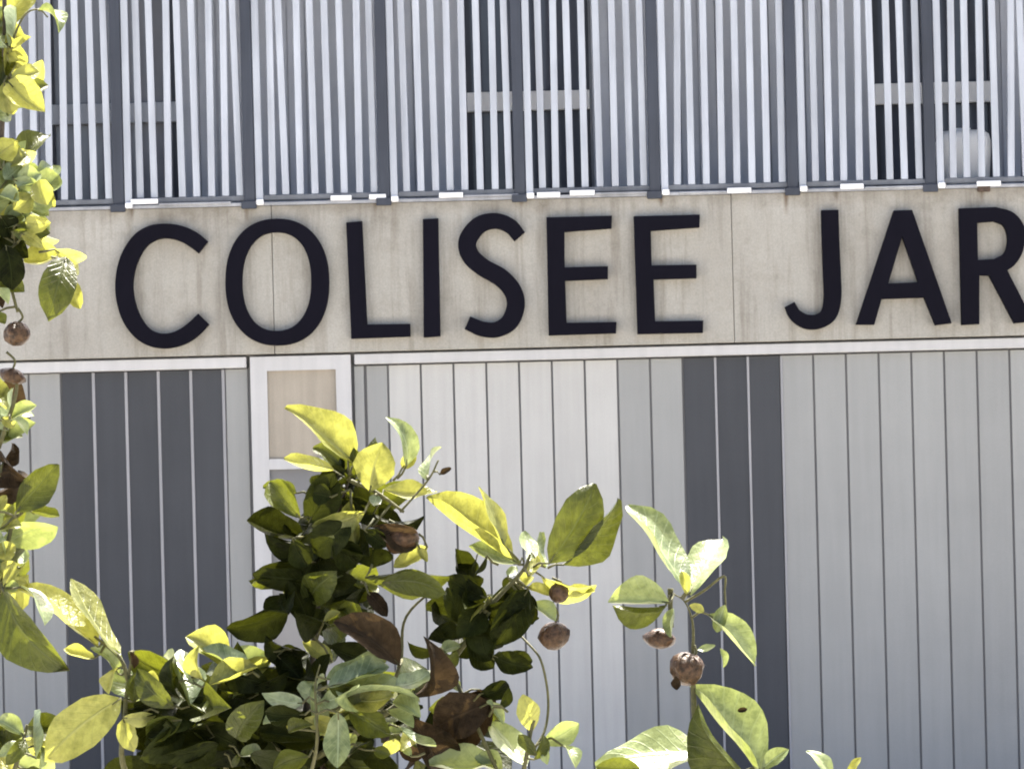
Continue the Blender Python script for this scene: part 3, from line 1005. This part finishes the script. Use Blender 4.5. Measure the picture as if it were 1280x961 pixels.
for s in [(1200, 640, 920, 770, 220, 'b', -1), (1150, 580, 1060, 880, 190, 'b', -1), (1220, 690, 1120, 600, 130, 'b', -1), (1225, 930, 890, 935, 110, 'p', 1, 0), (1080, 270, 990, 90, 100, 'd', -1), (1200, 240, 1060, 40, 120, 'd', -1), (1195, 130, 1085, 278, 56, 'y', -1),
          (1150, 250, 1180, 420, 150, 'd', -1), (1060, 300, 960, 290, 90, 'd', -1), (1100, 350, 1210, 480, 110, 'd', -1), (960, 400, 1060, 370, 60, 'p', 1), (960, 380, 800, 350, 60, 'd', -1), (1000, 500, 1040, 400, 60, 'g', -1), (820, 600, 900, 560, 50, 'p', 1), (1050, 590, 1010, 540, 50, 'p', 1),
          (1200, 640, 1260, 740, 50, 'p', 1), (880, 900, 760, 860, 80, 'b', 1)]:
    px_leaf(sh2, D_, s, 0.03, (600, 775))
nE = (655, 702)
leaf(sh2, Q(642, 700, 0.02), Q(534, 620, 0.02), 28 * PXM, 'y', 1, fold=0.0, curl=-0.03, node=Q(655, 705, 0.02))
leaf(sh2, Q(630, 682, 0.02), Q(599, 608, 0.02), 18 * PXM, 'y', 1, fold=0.0, curl=0.02, node=Q(648, 700, 0.02), sh=0.8)
leaf(sh2, Q(686, 704, 0.0), Q(744, 604, 0.02), 56 * PXM, 'g', -1, fold=0.12, curl=0.03, node=Q(662, 712, 0.02), sh=0.95)
leaf(sh2, Q(704, 706, 0.02), Q(775, 624, 0.05), 34 * PXM, 'g', -1, fold=0.15, node=Q(664, 714, 0.02))
for s in [(500, 475, 255, 390, 54, 'p', 1), (620, 495, 608, 325, 34, 'p', 1), (570, 450, 520, 320, 74, 'p', 1), (600, 535, 865, 590, 96, 'y', -1, 0.0), (540, 590, 650, 632, 56, 'y', 1), (540, 540, 580, 440, 60, 'y', 1), (500, 600, 560, 540, 60, 'y', 1), (560, 480, 560, 400, 50, 'p', 1),
          (440, 540, 480, 490, 50, 'p', 1), (330, 640, 150, 540, 120, 'd', -1), (320, 700, 200, 830, 150, 'd', -1), (300, 600, 260, 540, 100, 'd', -1), (540, 600, 370, 870, 180, 'd', -1, 0), (500, 620, 560, 770, 120, 'd', -1), (420, 600, 480, 560, 90, 'd', -1), (560, 660, 670, 750, 70, 'p', 1),
          (380, 940, 560, 945, 110, 'd', -1), (340, 440, 280, 530, 26, 'd', -1), (240, 820, 360, 940, 130, 'd', -1), (740, 590, 860, 610, 40, 'y', 1)]:
    px_leaf(sh2, E_, s, 0.02, nE)
pod(sh2, 699, 741, 26, 26, 0.02, (690, 722))
pod(sh2, 692, 795, 38, 36, 0.02, (690, 752))
pod(sh2, 502, 674, 42, 34, 0.015, (486, 650))
nF = (664, 915)
stem(sh2, [(640, 1020, 0.0), (655, 960, -0.02), (664, 912, -0.02), (668, 900, -0.02)], 0.003, 0.0016)
stem(sh2, [(668, 935, -0.01), (680, 915, 0.0), (685, 890, 0.01), (684, 860, 0.01), (676, 825, 0.01), (662, 806, 0.02), (640, 785, 0.04), (612, 765, 0.04)], 0.0016, 0.0012)
for s in [(230, 725, 190, 560, 100, 'y', 1, 0), (280, 780, 440, 690, 100, 'p', 1, 0), (370, 790, 425, 885, 50, 'p', 1), (60, 390, 235, 440, 100, 'd', -1), (205, 880, 50, 680, 120, 'p', 1, 0), (250, 830, 170, 740, 60, 'g', -1), (240, 850, 280, 740, 50, 'g', -1), (100, 900, -20, 840, 80, 'p', 1), (300, 800, 300, 870, 40, 'p', 1), (0, 560, 130, 520, 90, 'd', -1), (90, 620, 130, 530, 50, 'd', -1), (60, 610, 30, 590, 24, 'p', 1)]:
    px_leaf(sh2, F_, s, -0.01, nF)
# left arm of the centre shrub
nCC = (156, 850)
leaf(sh2, Q(122, 808, 0.0), Q(22, 732, 0.02), 26 * PXM, 'y', 1, fold=0.1, curl=0.03, node=Q(150, 830, 0))
leaf(sh2, Q(149, 820, 0.0), Q(90, 722, 0.02), 24 * PXM, 'y', 1, fold=0.1, curl=-0.03, node=Q(156, 845, 0))
leaf(sh2, Q(151, 872, -0.02), Q(56, 950, -0.05), 62 * PXM, 'y', -1, fold=0.08, curl=0.05, node=Q(157, 870, 0))
for s in [(450, 430, 305, 385, 54, 'y', 1), (565, 505, 435, 380, 74, 'p', 1), (560, 480, 520, 600, 50, 'y', 1), (590, 715, 745, 705, 70, 'y', -1), (590, 720, 640, 875, 100, 'y', -1), (640, 640, 650, 500, 90, 'g', -1), (830, 665, 655, 480, 120, 'g', -1), (905, 660, 790, 415, 90, 'p', 1, 0.0), (930, 555, 865, 385, 84, 'p', 1, 0.0), (860, 620, 830, 420, 60, 'g', -1),
          (980, 540, 950, 370, 60, 'y', -1), (1180, 510, 955, 385, 90, 'p', 1, 0), (1000, 560, 1235, 470, 90, 'y', 1, 0), (640, 630, 810, 655, 40, 'p', 1), (870, 725, 700, 800, 120, 'g', -1), (880, 740, 670, 920, 130, 'd', -1), (760, 690, 640, 650, 80, 'd', -1), (620, 400, 640, 480, 30, 'b', 1), (690, 520, 760, 540, 40, 'y', 1)]:
    px_leaf(sh2, C_, s, 0.0, nCC)
for s in [(560, 260, 380, 420, 130, 'd', -1), (540, 270, 800, 330, 160, 'd', -1), (350, 520, 130, 640, 140, 'd', -1), (640, 330, 900, 260, 120, 'd', -1), (740, 370, 600, 395, 36, 'p', 1), (540, 480, 560, 410, 50, 'g', 1), (480, 400, 300, 480, 120, 'd', -1), (500, 600, 250, 720, 170, 'd', -1), (450, 560, 620, 640, 150, 'd', -1), (620, 500, 800, 470, 120, 'd', -1), (640, 700, 760, 690, 70, 'p', 1), (600, 760, 640, 690, 40, 'g', -1), (700, 420, 560, 540, 130, 'd', -1), (300, 760, 150, 740, 130, 'd', -1), (800, 620, 650, 560, 140, 'd', -1), (830, 760, 720, 640, 140, 'd', -1), (960, 700, 810, 770, 80, 'g', -1)]:
    px_leaf(sh2, J_, s, 0.03, (255, 900))
stem(sh2, [(350, 1150, 0.10), (300, 1000, 0.06), (255, 905, 0.08), (225, 870, 0.06)], 0.004, 0.0014)
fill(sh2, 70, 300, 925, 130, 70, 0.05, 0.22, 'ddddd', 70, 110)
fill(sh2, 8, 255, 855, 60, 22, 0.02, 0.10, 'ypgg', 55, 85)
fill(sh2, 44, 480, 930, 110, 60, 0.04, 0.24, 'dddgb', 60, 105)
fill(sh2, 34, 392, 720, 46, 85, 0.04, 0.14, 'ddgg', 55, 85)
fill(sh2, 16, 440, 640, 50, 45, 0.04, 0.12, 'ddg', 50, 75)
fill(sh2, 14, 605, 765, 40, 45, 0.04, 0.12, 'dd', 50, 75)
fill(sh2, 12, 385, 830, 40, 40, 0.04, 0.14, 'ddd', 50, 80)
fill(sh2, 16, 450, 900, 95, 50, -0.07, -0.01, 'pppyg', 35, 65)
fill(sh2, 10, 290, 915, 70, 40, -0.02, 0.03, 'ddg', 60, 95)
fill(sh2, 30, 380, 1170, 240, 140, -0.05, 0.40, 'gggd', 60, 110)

# ---- right shrub
sh3 = thing('shrub', 'slender sprig of pale waxy leaves with two hanging brown capsules before the dark panels', 'shrub', group='shrubs in front of the building')
stem(sh3, [(880, 2500, 0.1), (890, 1500, 0.08), (888, 1100, 0.03), (880, 960, 0.02), (874, 925, 0.02), (868, 890, 0.02), (866, 830, 0.02), (866, 780, 0.02), (856, 752, 0.02), (842, 742, 0.02)], 0.0085, -0.0005, 'stem', 'trunk')
leaf(sh3, Q(858, 738, 0.0), Q(786, 630, 0.05), 30 * PXM, 'p', 1, fold=0.02, curl=0.03, node=Q(852, 750, 0.02), sh=1.25)
leaf(sh3, Q(862, 742, 0.0), Q(903, 672, 0.06), 44 * PXM, 'p', 1, fold=0.02, curl=0.04, node=Q(854, 752, 0.02), sh=1.2)
leaf(sh3, Q(836, 753, 0.0), Q(760, 752, 0.0), 34 * PXM, 'p', 1, fold=0.4, curl=0.06, node=Q(850, 752, 0.02), rollmin=0.6)
leaf(sh3, Q(832, 757, -0.004), Q(766, 757, -0.02), 20 * PXM, 'g', -1, fold=0.2, node=Q(850, 752, 0.02))
leaf(sh3, Q(886, 768, 0.0), Q(944, 832, 0.0), 24 * PXM, 'p', 1, fold=0.12, curl=0.02, node=Q(906, 722, 0.02))
leaf(sh3, Q(896, 790, 0.0), Q(906, 756, 0.0), 18 * PXM, 'p', 1, node=None)
leaf(sh3, Q(900, 810, 0.0), Q(904, 834, 0.0), 9 * PXM, 'p', 1, node=None)
stem(sh3, [(856, 752, 0.02), (880, 738, 0.02), (905, 720, 0.02), (906, 740, 0.02), (906, 770, 0.01), (890, 775, 0.0)], 0.0016, 0.001)
stem(sh3, [(838, 735, 0.02), (838, 760, 0.02), (840, 784, 0.02)], 0.0034, 0.0022)
leaf(sh3, Q(842, 760, 0.01), Q(838, 796, 0.0), 11 * PXM, 'p', 1, node=None)
leaf(sh3, Q(858, 742, 0.0), Q(852, 714, 0.0), 14 * PXM, 'y', 1, node=None)
leaf(sh3, Q(862, 756, 0.0), Q(880, 764, 0.0), 12 * PXM, 'y', 1, node=None)
pod(sh3, 825, 798, 37, 26, 0.02, (838, 770))
pod(sh3, 859, 836, 46, 42, 0.015, (868, 806))
leaf(sh3, Q(845, 845, 0.0), Q(846, 862, 0.0), 12 * PXM, 'b', 1, node=None)
leaf(sh3, Q(872, 812, 0.0), Q(894, 806, 0.0), 9 * PXM, 'p', 1, node=None)
leaf(sh3, Q(950, 968, 0.0), Q(864, 856, 0.03), 40 * PXM, 'p', 1, fold=0.12, curl=0.02, node=Q(884, 960, 0.02), sh=0.9)
leaf(sh3, Q(938, 972, -0.01), Q(872, 880, -0.01), 40 * PXM, 'g', -1, fold=0.2, node=Q(884, 962, 0.02))
leaf(sh3, Q(882, 944, 0.0), Q(744, 956, 0.02), 48 * PXM, 'p', 1, fold=0.1, curl=0.03, node=Q(880, 948, 0.02), sh=0.75)
leaf(sh3, Q(800, 960, -0.01), Q(746, 958, -0.02), 30 * PXM, 'g', -1, node=None)
leaf(sh3, Q(952, 962, 0.0), Q(986, 936, 0.0), 20 * PXM, 'p', 1, node=Q(884, 985, 0.02))
leaf(sh3, Q(890, 952, 0.0), Q(916, 975, 0.0), 20 * PXM, 'y', 1, node=Q(882, 946, 0.02))
leaf(sh3, Q(880, 940, 0.0), Q(884, 922, 0.0), 12 * PXM, 'p', 1, node=None)
stem(sh3, [(888, 1100, 0.03), (980, 1040, 0.03), (1050, 1000, 0.03), (1060, 975, 0.03)], 0.003, 0.0014)
leaf(sh3, Q(1042, 976, 0.03), Q(1008, 938, 0.03), 16 * PXM, 'p', 1, node=Q(1055, 990, 0.03))
leaf(sh3, Q(1064, 976, 0.03), Q(1076, 946, 0.03), 12 * PXM, 'y', 1, node=Q(1055, 990, 0.03))
leaf(sh3, Q(922, 888, 0.02), Q(934, 886, 0.02), 7 * PXM, 'b', 1, node=None)
fill(sh3, 34, 890, 1140, 140, 150, -0.05, 0.3, 'gggp', 60, 110)
